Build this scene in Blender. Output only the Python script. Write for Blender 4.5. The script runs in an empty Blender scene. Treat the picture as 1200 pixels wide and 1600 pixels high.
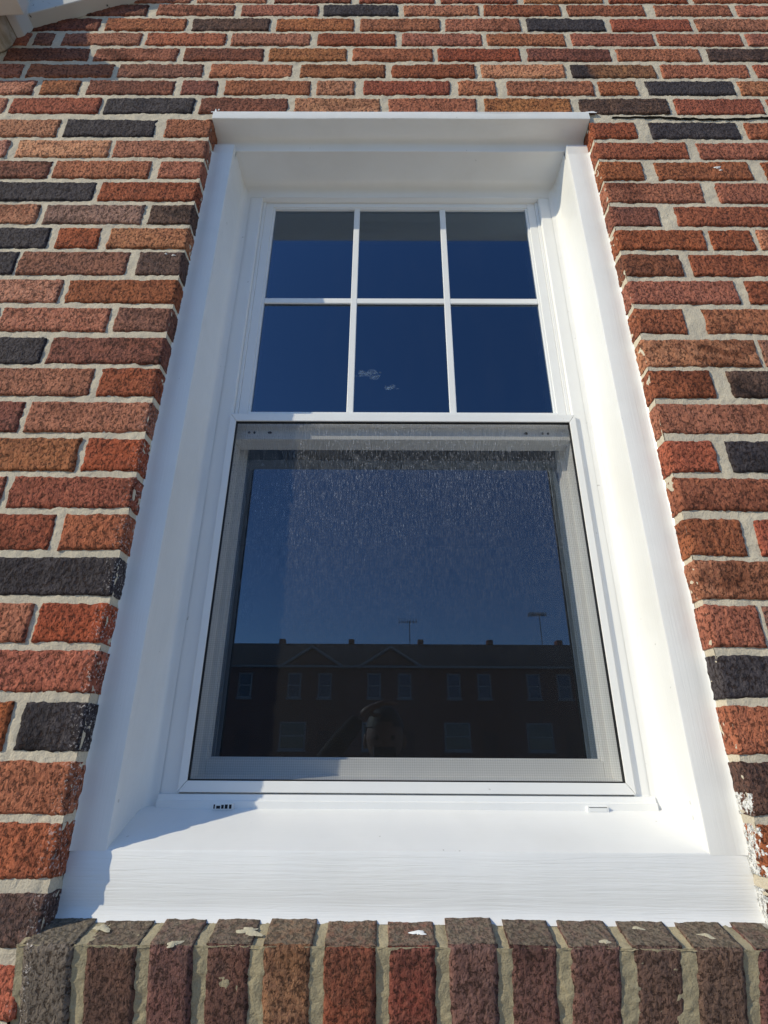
import bpy, bmesh, math, random
import numpy as np
from mathutils import Vector, Matrix, Euler

random.seed(7)
scene = bpy.context.scene
COL = scene.collection
R = math.radians

# ------------------------------------------------------------------ camera
CAM = Vector((-0.0289, -0.7521, -1.2512))
cam_d = bpy.data.cameras.new('camera')
cam_d.sensor_fit = 'HORIZONTAL'
cam_d.sensor_width = 36.0
cam_d.lens = 36.0 * 850.0 / 1200.0
cam_d.clip_start = 0.02
cam_d.clip_end = 2000.0
cam = bpy.data.objects.new('camera', cam_d)
COL.objects.link(cam)
tilt, roll, yaw = R(23.827), R(-0.345), R(0.236)
ROT = Matrix.Rotation(yaw, 3, 'Z') @ Matrix.Rotation(tilt, 3, 'X') @ Matrix.Rotation(roll, 3, 'Y') @ Matrix.Rotation(R(90), 3, 'X')
cam.matrix_world = Matrix.Translation(CAM) @ ROT.to_4x4()
scene.camera = cam

# ------------------------------------------------------------------ sun and sky
SUN = Vector((-1.70, -1.0, 1.05)).normalized()       # towards the sun
ELEV = math.asin(SUN.z)
AZ = math.atan2(SUN.x, SUN.y)
world = bpy.data.worlds.new('World')
scene.world = world
world.use_nodes = True
wn = world.node_tree.nodes
wl = world.node_tree.links
wn.clear()
sky = wn.new('ShaderNodeTexSky')
sky.sky_type = 'NISHITA'
sky.sun_disc = False
sky.sun_elevation = ELEV
sky.sun_rotation = AZ
sky.altitude = 100
sky.air_density = 1.0
sky.dust_density = 0.0
sky.ozone_density = 6.0
bg = wn.new('ShaderNodeBackground')
bg.inputs['Strength'].default_value = 0.125
wo = wn.new('ShaderNodeOutputWorld')
wl.new(sky.outputs[0], bg.inputs['Color'])
wl.new(bg.outputs[0], wo.inputs['Surface'])

sd = bpy.data.lights.new('sun', 'SUN')
sd.energy = 2.6
sd.angle = R(0.53)
sd.color = (1.0, 0.895, 0.66)
sun = bpy.data.objects.new('sun', sd)
sun.rotation_euler = (-SUN).to_track_quat('-Z', 'Y').to_euler()
sun.location = (-8, -6, 8)
COL.objects.link(sun)

scene.view_settings.view_transform = 'Standard'
scene.view_settings.look = 'None'
scene.view_settings.gamma = 1.0
scene.view_settings.exposure = 0.40
scene.view_settings.use_curve_mapping = False
scene.cycles.use_denoising = True
scene.cycles.denoiser = 'OPENIMAGEDENOISE'
scene.cycles.denoising_prefilter = 'ACCURATE'
scene.cycles.max_bounces = 8
scene.cycles.transparent_max_bounces = 12

# ------------------------------------------------------------------ helpers
def tag(o, label=None, cat=None, group=None, kind=None):
    if label: o['label'] = label
    if cat: o['category'] = cat
    if group: o['group'] = group
    if kind: o['kind'] = kind
    return o

def empty(name, loc=(0, 0, 0)):
    o = bpy.data.objects.new(name, None)
    o.location = loc
    o.empty_display_size = 0.1
    COL.objects.link(o)
    return o

def link(name, me, mat, parent=None, smooth=False, loc=None):
    o = bpy.data.objects.new(name, me)
    if mat is not None and not me.materials:
        me.materials.append(mat)
    if smooth:
        me.polygons.foreach_set('use_smooth', np.ones(len(me.polygons), dtype=bool))
    COL.objects.link(o)
    if parent is not None:
        o.parent = parent
        root = parent
        off = Vector((0, 0, 0))
        while root is not None:
            off += root.location
            root = root.parent
        o.location = -off if loc is None else Vector(loc) - off
    elif loc is not None:
        o.location = loc
    return o

def mesh(name, verts, faces):
    me = bpy.data.meshes.new(name)
    me.from_pydata([tuple(v) for v in verts], [], [tuple(f) for f in faces])
    me.update()
    return me

def bm_mesh(name, bm):
    bmesh.ops.recalc_face_normals(bm, faces=bm.faces[:])
    me = bpy.data.meshes.new(name)
    bm.to_mesh(me)
    bm.free()
    return me

def add_box(bm, x0, x1, y0, y1, z0, z1, bev=0.0):
    vs = [bm.verts.new(p) for p in ((x0, y0, z0), (x1, y0, z0), (x1, y1, z0), (x0, y1, z0), (x0, y0, z1), (x1, y0, z1), (x1, y1, z1), (x0, y1, z1))]
    fs = [bm.faces.new([vs[i] for i in f]) for f in ((0, 1, 5, 4), (1, 2, 6, 5), (2, 3, 7, 6), (3, 0, 4, 7), (4, 5, 6, 7), (3, 2, 1, 0))]
    if bev > 0:
        es = list({e for f in fs for e in f.edges})
        bmesh.ops.bevel(bm, geom=es, offset=bev, segments=2, profile=0.5, affect='EDGES')

def box(name, x0, x1, y0, y1, z0, z1, mat, parent=None, bev=0.0):
    bm = bmesh.new()
    add_box(bm, x0, x1, y0, y1, z0, z1, bev)
    return link(name, bm_mesh(name, bm), mat, parent)

def boxes(name, lst, mat, parent=None, bev=0.0):
    bm = bmesh.new()
    for b in lst:
        add_box(bm, *b, bev)
    return link(name, bm_mesh(name, bm), mat, parent)

# vectorised value noise
def _hash(ix, iy, iz, seed):
    h = (ix * 374761393 + iy * 668265263 + iz * 2147483647 + seed * 1274126177) & 0xffffffff
    h = ((h ^ (h >> 13)) * 1274126177) & 0xffffffff
    h = ((h ^ (h >> 16)) * 2246822519) & 0xffffffff
    return ((h ^ (h >> 15)) & 0xffff).astype(np.float64) / 32767.5 - 1.0

def vnoise(p, scale, seed=0, octaves=1):
    p = np.asarray(p, dtype=np.float64)
    out = np.zeros(len(p)); amp = 1.0; tot = 0.0
    for o in range(octaves):
        q = p * scale * (2.03 ** o) + 17.3 * o
        i = np.floor(q).astype(np.int64); f = q - i
        f = f * f * (3 - 2 * f)
        acc = 0
        for dx in (0, 1):
            wx = f[:, 0] if dx else 1 - f[:, 0]
            for dy in (0, 1):
                wy = f[:, 1] if dy else 1 - f[:, 1]
                for dz in (0, 1):
                    wz = f[:, 2] if dz else 1 - f[:, 2]
                    acc = acc + wx * wy * wz * _hash(i[:, 0] + dx, i[:, 1] + dy, i[:, 2] + dz, seed + o)
        out += amp * acc; tot += amp; amp *= 0.5
    return out / tot

# ------------------------------------------------------------------ materials
class NT:
    def __init__(s, name):
        s.m = bpy.data.materials.new(name)
        s.m.use_nodes = True
        s.n = s.m.node_tree.nodes
        s.l = s.m.node_tree.links
        s.n.clear()
        s.out = s.n.new('ShaderNodeOutputMaterial')
    def new(s, t, **k):
        n = s.n.new(t)
        for a, v in k.items():
            setattr(n, a, v)
        return n
    def set(s, node, key, v):
        if hasattr(v, 'is_linked') or isinstance(v, bpy.types.NodeSocket):
            s.l.new(v, node.inputs[key])
        else:
            node.inputs[key].default_value = v
    def math(s, op, a, b=None, c=None, clamp=False):
        n = s.new('ShaderNodeMath', operation=op, use_clamp=clamp)
        s.set(n, 0, a)
        if b is not None: s.set(n, 1, b)
        if c is not None: s.set(n, 2, c)
        return n.outputs[0]
    def vmath(s, op, a, b=None):
        n = s.new('ShaderNodeVectorMath', operation=op)
        s.set(n, 0, a)
        if b is not None: s.set(n, 1, b)
        return n.outputs[0]
    def noise(s, vec, scale, detail=3.0, rough=0.55, dist=0.0):
        n = s.new('ShaderNodeTexNoise')
        s.set(n, 'Vector', vec); s.set(n, 'Scale', scale); s.set(n, 'Detail', detail)
        s.set(n, 'Roughness', rough); s.set(n, 'Distortion', dist)
        return n.outputs[0]
    def ramp(s, fac, stops):
        n = s.new('ShaderNodeValToRGB')
        while len(n.color_ramp.elements) < len(stops):
            n.color_ramp.elements.new(0.5)
        for e, (p, c) in zip(n.color_ramp.elements, stops):
            e.position = p
            e.color = (c[0], c[1], c[2], 1) if hasattr(c, '__len__') else (c, c, c, 1)
        s.set(n, 'Fac', fac)
        return n.outputs[0]
    def mix(s, fac, a, b):
        n = s.new('ShaderNodeMix', data_type='RGBA')
        s.set(n, 0, fac)
        s.set(n, 6, (*a, 1) if isinstance(a, tuple) and len(a) == 3 else a)
        s.set(n, 7, (*b, 1) if isinstance(b, tuple) and len(b) == 3 else b)
        return n.outputs[2]
    def bump(s, h, strength, dist, normal=None):
        n = s.new('ShaderNodeBump')
        s.set(n, 'Height', h); s.set(n, 'Strength', strength); s.set(n, 'Distance', dist)
        if normal is not None: s.set(n, 'Normal', normal)
        return n.outputs[0]
    def bsdf(s, color, rough=0.6, normal=None, spec=0.5, metal=0.0):
        b = s.new('ShaderNodeBsdfPrincipled')
        s.set(b, 'Base Color', (*color, 1) if isinstance(color, tuple) and len(color) == 3 else color)
        s.set(b, 'Roughness', rough); s.set(b, 'Specular IOR Level', spec); s.set(b, 'Metallic', metal)
        if normal is not None: s.set(b, 'Normal', normal)
        return b.outputs[0]
    def done(s, shader):
        s.l.new(shader, s.out.inputs['Surface'])
        return s.m

HALF = 0.4186       # half the width of the brick opening

def brick_mat(name, base, alt, alt2, island=None, split=None, rough_k=1.0, dust=None):
    t = NT(name)
    tc = t.new('ShaderNodeTexCoord')
    oi = t.new('ShaderNodeObjectInfo')
    geo = t.new('ShaderNodeNewGeometry')
    rnd = geo.outputs['Random Per Island'] if island else oi.outputs['Random']
    off = t.math('MULTIPLY', rnd, 37.0)
    vec = t.vmath('ADD', tc.outputs['Object'], t.new('ShaderNodeCombineXYZ').outputs[0])
    cmb = t.new('ShaderNodeCombineXYZ')
    t.set(cmb, 0, off); t.set(cmb, 1, t.math('MULTIPLY', rnd, 11.0)); t.set(cmb, 2, off)
    vec = t.vmath('ADD', tc.outputs['Object'], cmb.outputs[0])
    big = t.noise(vec, 22, 3, 0.6)
    fine = t.noise(vec, 210, 3, 0.65, 0.4)
    drag = t.noise(t.vmath('MULTIPLY', vec, (205, 205, 165)), 1.0, 4, 0.68, 0.3)
    lump = t.noise(t.vmath('MULTIPLY', vec, (120, 120, 75)), 1.0, 2, 0.55, 0.5)
    if island:
        col = t.ramp(rnd, [(0.0, (0.30, 0.085, 0.04)), (0.35, (0.24, 0.07, 0.04)), (0.5, (0.38, 0.14, 0.06)), (0.7, (0.33, 0.09, 0.04)), (0.84, (0.12, 0.06, 0.045)), (0.9, (0.045, 0.038, 0.045))])
        base_c = t.mix(t.math('MULTIPLY', big, 0.5), col, (0.2, 0.08, 0.05))
    else:
        m1 = t.ramp(big, [(0.36, 0.0), (0.62, 1.0)])
        base_c = t.mix(m1, base, alt)
    m2 = t.ramp(fine, [(0.40, 0.0), (0.68, 1.0)])
    c2 = t.mix(t.math('MULTIPLY', m2, 0.6), base_c, alt2)
    if split:
        sx = t.new('ShaderNodeSeparateXYZ'); t.set(sx, 0, tc.outputs['Object'])
        k = t.math('ADD', sx.outputs[0], t.math('MULTIPLY', t.math('SUBTRACT', big, 0.5), 0.06))
        msk = t.ramp(t.math('MULTIPLY_ADD', k, 30.0, 2.1), [(0.25, 0.0), (0.75, 1.0)])
        c2 = t.mix(msk, split, c2)
    # value drift from brick to brick
    hsv = t.new('ShaderNodeHueSaturation')
    t.set(hsv, 'Value', t.math('MULTIPLY_ADD', rnd, 0.34, 1.20))
    t.set(hsv, 'Saturation', t.math('MULTIPLY_ADD', rnd, -0.14, 1.01))
    t.set(hsv, 'Hue', t.math('MULTIPLY_ADD', t.math('FRACT', t.math('MULTIPLY', rnd, 7.13)), 0.014, 0.4935))
    t.set(hsv, 'Color', c2)
    c3 = hsv.outputs[0]
    soot = t.ramp(t.noise(t.vmath('MULTIPLY', vec, (9, 9, 16)), 1.0, 4, 0.65, 0.6), [(0.50, 0.0), (0.68, 1.0)])
    c3 = t.mix(t.math('MULTIPLY', soot, t.math('FRACT', t.math('MULTIPLY', rnd, 3.7))), c3, alt2 if island else tuple(0.55 * q for q in alt))
    # shade of the pits painted in, and whitewash of old caulk along the opening
    fl = t.ramp(drag, [(0.40, 1.0), (0.455, 0.0)])
    c3 = t.mix(t.math('MULTIPLY', fl, 0.64), c3, (0.040, 0.020, 0.016))
    sp = t.new('ShaderNodeSeparateXYZ'); t.set(sp, 0, geo.outputs['Position'])
    edge = t.math('SUBTRACT', t.math('ABSOLUTE', sp.outputs[0]), HALF)
    near = t.math('MULTIPLY', t.math('SUBTRACT', 1.0, t.math('DIVIDE', edge, 0.022), clamp=True), t.math('GREATER_THAN', edge, -0.006))
    low = t.math('MULTIPLY_ADD', sp.outputs[2], -2.2, -1.2, clamp=True)
    nz = t.noise(geo.outputs['Position'], 300, 2, 0.6)
    wm = t.math('MULTIPLY', t.math('MULTIPLY', near, low), t.math('MULTIPLY', t.ramp(nz, [(0.57, 0.0), (0.66, 1.0)]), t.math('LESS_THAN', sp.outputs[0], 0.0)))
    c3 = t.mix(t.math('MULTIPLY', wm, 0.75), c3, (0.72, 0.66, 0.64))
    reach = t.math('MULTIPLY_ADD', t.noise(geo.outputs['Position'], 85, 4, 0.7), 0.075, -0.030)
    sm = t.math('MULTIPLY', t.math('GREATER_THAN', sp.outputs[0], HALF - 0.006), t.math('LESS_THAN', sp.outputs[2], -1.295))
    sm = t.math('MULTIPLY', sm, t.math('LESS_THAN', t.math('ADD', t.math('SUBTRACT', sp.outputs[0], HALF), t.math('MULTIPLY', t.math('MAXIMUM', t.math('SUBTRACT', 0.030, sp.outputs[1]), 0.0), 0.35)), reach))
    c3 = t.mix(sm, c3, (0.82, 0.82, 0.81))
    if dust:        # dust and lichen lying on the upward faces
        nn = t.new('ShaderNodeSeparateXYZ'); t.set(nn, 0, geo.outputs['True Normal'])
        up = t.math('MULTIPLY_ADD', nn.outputs[2], 3.0, -1.6, clamp=True)
        dn = t.math('MULTIPLY', up, t.ramp(t.noise(geo.outputs['Position'], 90, 4, 0.65), [(0.30, 0.35), (0.62, 1.0)]))
        c3 = t.mix(t.math('MULTIPLY', dn, 0.85), c3, dust)
        film = t.ramp(t.noise(geo.outputs['Position'], 40, 5, 0.7), [(0.50, 0.0), (0.75, 1.0)])
        c3 = t.mix(t.math('MULTIPLY', film, 0.12), c3, dust)
    h = t.math('ADD', t.math('MULTIPLY', drag, 0.75), t.math('ADD', t.math('MULTIPLY', fine, 0.45), t.math('MULTIPLY', lump, 0.9)))
    pit = t.ramp(drag, [(0.37, 0.0), (0.47, 1.0)])
    h = t.math('ADD', h, t.math('MULTIPLY', pit, 0.55))
    nrm = t.bump(h, 1.0, 0.0046 * rough_k)
    return t.done(t.bsdf(c3, 0.88, nrm, 0.25))

BM = {
    'r': brick_mat('brick_red', (0.300, 0.082, 0.036), (0.210, 0.058, 0.030), (0.370, 0.125, 0.060)),
    's': brick_mat('brick_bright_red', (0.360, 0.088, 0.034), (0.260, 0.065, 0.030), (0.430, 0.130, 0.060)),
    'm': brick_mat('brick_brown_red', (0.190, 0.060, 0.034), (0.120, 0.044, 0.032), (0.330, 0.110, 0.060)),
    'o': brick_mat('brick_orange', (0.380, 0.135, 0.052), (0.270, 0.084, 0.036), (0.480, 0.200, 0.090)),
    't': brick_mat('brick_tawny', (0.330, 0.100, 0.042), (0.240, 0.074, 0.034), (0.420, 0.160, 0.070)),
    'l': brick_mat('brick_light_orange', (0.500, 0.220, 0.095), (0.400, 0.150, 0.065), (0.560, 0.290, 0.150)),
    'p': brick_mat('brick_pink', (0.400, 0.150, 0.085), (0.300, 0.100, 0.055), (0.500, 0.240, 0.150)),
    'q': brick_mat('brick_mauve', (0.270, 0.140, 0.100), (0.170, 0.090, 0.070), (0.390, 0.230, 0.170)),
    'd': brick_mat('brick_dark_brown', (0.100, 0.056, 0.042), (0.062, 0.040, 0.036), (0.190, 0.090, 0.060)),
    'b': brick_mat('brick_black', (0.050, 0.042, 0.046), (0.034, 0.028, 0.034), (0.090, 0.076, 0.080)),
    'h': brick_mat('brick_half_burnt', (0.250, 0.115, 0.055), (0.180, 0.078, 0.042), (0.340, 0.160, 0.080), split=(0.045, 0.034, 0.034)),
}
BM_REST = brick_mat('brick_mixed', (0.3, 0.08, 0.04), (0.2, 0.06, 0.03), (0.36, 0.13, 0.07), island=True)
DUST = (0.215, 0.180, 0.132)
SILLC = {
    'a': brick_mat('sill_brick_grey', (0.115, 0.094, 0.078), (0.150, 0.120, 0.094), (0.165, 0.128, 0.100), dust=DUST),
    'b': brick_mat('sill_brick_plum', (0.150, 0.062, 0.050), (0.105, 0.054, 0.048), (0.200, 0.095, 0.075), dust=DUST),
    'c': brick_mat('sill_brick_rust', (0.250, 0.094, 0.034), (0.150, 0.058, 0.034), (0.280, 0.128, 0.058), dust=DUST),
    'd': brick_mat('sill_brick_red', (0.215, 0.052, 0.032), (0.140, 0.048, 0.036), (0.270, 0.095, 0.060), dust=DUST),
    'e': brick_mat('sill_brick_umber', (0.130, 0.070, 0.052), (0.092, 0.055, 0.045), (0.180, 0.100, 0.074), dust=DUST),
}

def mortar_mat(name, c1, c2, c3):
    t = NT(name)
    tc = t.new('ShaderNodeTexCoord')
    v = tc.outputs['Object']
    a = t.noise(v, 9, 4, 0.6); b = t.noise(v, 420, 3, 0.7); c = t.noise(v, 70, 3, 0.6, 0.5)
    col = t.mix(t.ramp(a, [(0.35, 0.0), (0.65, 1.0)]), c1, c2)
    col = t.mix(t.math('MULTIPLY', t.ramp(b, [(0.5, 0.0), (0.7, 1.0)]), 0.5), col, c3)
    h = t.math('ADD', t.math('MULTIPLY', b, 0.5), t.math('MULTIPLY', c, 1.0))
    return t.done(t.bsdf(col, 0.92, t.bump(h, 1.0, 0.0021), 0.2))
M_MORTAR = mortar_mat('mortar', (0.68, 0.60, 0.465), (0.57, 0.505, 0.40), (0.32, 0.28, 0.22))
M_SILLMORTAR = mortar_mat('mossy_mortar', (0.46, 0.39, 0.25), (0.36, 0.315, 0.215), (0.20, 0.18, 0.13))

def white_mat(name, col=(0.85, 0.85, 0.84), rough=0.27, grain=None, dirt=0.18, spec=0.5, gs=1.0):
    t = NT(name)
    tc = t.new('ShaderNodeTexCoord')
    v = tc.outputs['Object']
    a = t.noise(v, 7, 4, 0.6)
    b = t.noise(v, 120, 2, 0.5)
    c = t.mix(t.math('MULTIPLY', t.ramp(a, [(0.45, 0.0), (0.8, 1.0)]), dirt), col, (0.55, 0.53, 0.48))
    speck = t.ramp(t.noise(v, 95, 1, 0.4), [(0.80, 0.0), (0.82, 1.0)])
    c = t.mix(t.math('MULTIPLY', speck, 0.45), c, (0.35, 0.33, 0.30))
    wav = t.noise(v, 11, 2, 0.5)
    n = t.bump(t.math('ADD', t.math('MULTIPLY', wav, 1.0), t.math('MULTIPLY', b, 0.05)), 0.35, 0.006)
    if grain:
        g = t.noise(t.vmath('MULTIPLY', v, grain), 1.0, 3, 0.6, 0.8)
        n = t.bump(g, 0.55 * gs, 0.0011, n)
    return t.done(t.bsdf(c, rough, n, spec))
M_CAPX = white_mat('white_metal_grain_across', grain=(8, 210, 210), gs=1.35)
M_CAPZ = white_mat('white_metal_grain_upright', grain=(330, 330, 7), gs=0.6)
M_CAPH = white_mat('white_metal_head', grain=(6, 200, 200), gs=0.25)
M_VINYL = white_mat('white_vinyl', (0.85, 0.855, 0.85), 0.30, dirt=0.08)
M_CAULK = white_mat('white_caulk', (0.88, 0.88, 0.88), 0.45, dirt=0.0)
M_OLDWHITE = white_mat('weathered_white_paint', (0.62, 0.61, 0.58), 0.6, dirt=0.7)

def plain(name, col, rough=0.6, ns=30, var=0.35, bumpd=0.0, spec=0.4, metal=0.0):
    t = NT(name)
    tc = t.new('ShaderNodeTexCoord')
    v = tc.outputs['Object']
    a = t.noise(v, ns, 4, 0.6)
    dark = tuple(x * (1 - var) for x in col)
    c = t.mix(t.ramp(a, [(0.3, 0.0), (0.7, 1.0)]), dark, col)
    n = t.bump(a, 0.6, bumpd) if bumpd else None
    return t.done(t.bsdf(c, rough, n, spec, metal))
M_BLACK = plain('black_rubber', (0.012, 0.012, 0.013), 0.5)
M_HOLE = plain('dark_slot', (0.01, 0.012, 0.02), 0.7)
M_SCREW = plain('dull_screw', (0.10, 0.10, 0.10), 0.45, metal=0.6)
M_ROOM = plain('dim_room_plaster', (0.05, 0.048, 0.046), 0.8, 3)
M_CRACK = plain('open_crack', (0.02, 0.017, 0.014), 0.9)

def glass_mat(name, f0, tint):
    t = NT(name)
    fr = t.new('ShaderNodeFresnel'); t.set(fr, 'IOR', 1.5)
    fac = t.math('MULTIPLY', fr.outputs[0], f0, clamp=True)
    gl = t.new('ShaderNodeBsdfGlossy'); t.set(gl, 'Roughness', 0.0); t.set(gl, 'Color', (0.58, 0.76, 1.0, 1))
    tr = t.new('ShaderNodeBsdfTransparent'); t.set(tr, 'Color', (*tint, 1))
    mx = t.new('ShaderNodeMixShader')
    t.set(mx, 0, fac); t.l.new(tr.outputs[0], mx.inputs[1]); t.l.new(gl.outputs[0], mx.inputs[2])
    # a thin film of dust
    tc = t.new('ShaderNodeTexCoord')
    d = t.noise(t.vmath('MULTIPLY', tc.outputs['Object'], (30, 30, 9)), 1.0, 4, 0.6)
    df = t.new('ShaderNodeBsdfDiffuse'); t.set(df, 'Color', (0.5, 0.5, 0.5, 1))
    m2 = t.new('ShaderNodeMixShader')
    t.set(m2, 0, t.math('MULTIPLY', t.ramp(d, [(0.45, 0.0), (0.8, 1.0)]), 0.006))
    t.l.new(mx.outputs[0], m2.inputs[1]); t.l.new(df.outputs[0], m2.inputs[2])
    return t.done(m2.outputs[0])
M_GLASS = glass_mat('double_glazing', 3.9, (0.55, 0.57, 0.58))
M_GLASS_LOW = glass_mat('coated_double_glazing', 7.0, (0.35, 0.37, 0.38))
M_FARGLASS = glass_mat('far_window_glass', 2.0, (0.3, 0.3, 0.3))

def screen_mat():
    t = NT('insect_mesh')
    tc = t.new('ShaderNodeTexCoord')
    v = tc.outputs['Object']
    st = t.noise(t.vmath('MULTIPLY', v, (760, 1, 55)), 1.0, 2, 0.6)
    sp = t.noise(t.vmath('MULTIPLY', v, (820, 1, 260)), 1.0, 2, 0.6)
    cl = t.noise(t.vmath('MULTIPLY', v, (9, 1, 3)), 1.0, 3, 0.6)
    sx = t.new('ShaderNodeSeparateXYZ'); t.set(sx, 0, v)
    up = t.math('MULTIPLY', t.math('MULTIPLY_ADD', sx.outputs[2], 2.6, 2.95, clamp=True), t.math('MULTIPLY_ADD', cl, 1.4, 0.3, clamp=True))    # sun sheen and glints painted into the mesh colour, stronger towards the top
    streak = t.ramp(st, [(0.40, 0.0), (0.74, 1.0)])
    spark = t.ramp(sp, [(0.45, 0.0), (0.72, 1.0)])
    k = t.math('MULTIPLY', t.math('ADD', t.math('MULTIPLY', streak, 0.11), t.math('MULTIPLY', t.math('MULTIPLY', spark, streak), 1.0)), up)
    wv = t.new('ShaderNodeTexWave', wave_type='BANDS', bands_direction='X'); t.set(wv, 'Vector', v); t.set(wv, 'Scale', 95.0)
    wz = t.new('ShaderNodeTexWave', wave_type='BANDS', bands_direction='Z'); t.set(wz, 'Vector', v); t.set(wz, 'Scale', 95.0)
    grid = t.math('MULTIPLY', t.math('ADD', wv.outputs['Fac'], wz.outputs['Fac']), 0.5)
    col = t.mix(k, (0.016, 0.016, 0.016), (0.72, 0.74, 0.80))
    df = t.bsdf(col, 0.5, None, 0.3)
    tr = t.new('ShaderNodeBsdfTransparent')
    mx = t.new('ShaderNodeMixShader')
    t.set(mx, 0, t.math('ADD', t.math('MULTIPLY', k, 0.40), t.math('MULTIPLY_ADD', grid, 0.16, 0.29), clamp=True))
    t.l.new(tr.outputs[0], mx.inputs[1]); t.l.new(df, mx.inputs[2])
    return t.done(mx.outputs[0])
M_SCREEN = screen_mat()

# ================================================================== setting
GZ = -2.85
M_GRASS = plain('lawn_grass', (0.11, 0.13, 0.045), 0.9, 2.0, 0.5, 0.02)
M_CONC = plain('concrete', (0.60, 0.55, 0.45), 0.9, 3.0, 0.25, 0.004)
M_ASPH = plain('asphalt', (0.06, 0.06, 0.062), 0.9, 5.0, 0.3, 0.004)

def sheet(name, x0, x1, y0, y1, z, mat):
    o = link(name, mesh(name, [(x0, y0, z), (x1, y0, z), (x1, y1, z), (x0, y1, z)], [(0, 1, 2, 3)]), mat)
    return tag(o, kind='structure')
sheet('ground', -400, 400, -500, 300, GZ - 0.15, M_GRASS)
tag(box('front_yard', -120, 120, -4.2, 0.02, GZ - 0.3, GZ, M_CONC), kind='structure')
tag(box('pavement', -120, 120, -7.0, -4.2, GZ - 0.3, GZ + 0.008, M_CONC, None, 0.01), kind='structure')
sheet('road', -120, 120, -17.0, -7.0, GZ - 0.135, M_ASPH)
tag(box('far_pavement', -120, 120, -20.0, -17.0, GZ - 0.3, GZ, M_CONC, None, 0.01), kind='structure')
tag(box('far_yard', -120, 120, -38.2, -20.0, GZ - 0.3, GZ + 0.01, M_GRASS), kind='structure')

# the dim room behind the glass: five inner faces
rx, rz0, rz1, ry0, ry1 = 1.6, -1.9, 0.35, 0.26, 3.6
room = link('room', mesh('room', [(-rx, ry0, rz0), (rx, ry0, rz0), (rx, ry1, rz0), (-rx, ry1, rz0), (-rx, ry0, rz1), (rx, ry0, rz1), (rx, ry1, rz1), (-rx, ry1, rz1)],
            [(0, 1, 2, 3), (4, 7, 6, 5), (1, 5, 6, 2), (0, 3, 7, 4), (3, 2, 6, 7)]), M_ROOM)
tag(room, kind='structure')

# ================================================================== brick wall
wall = empty('brick_wall', (0, 0, GZ))
tag(wall, 'red and charcoal brick wall with pale mortar around the white window', 'wall')

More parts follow.
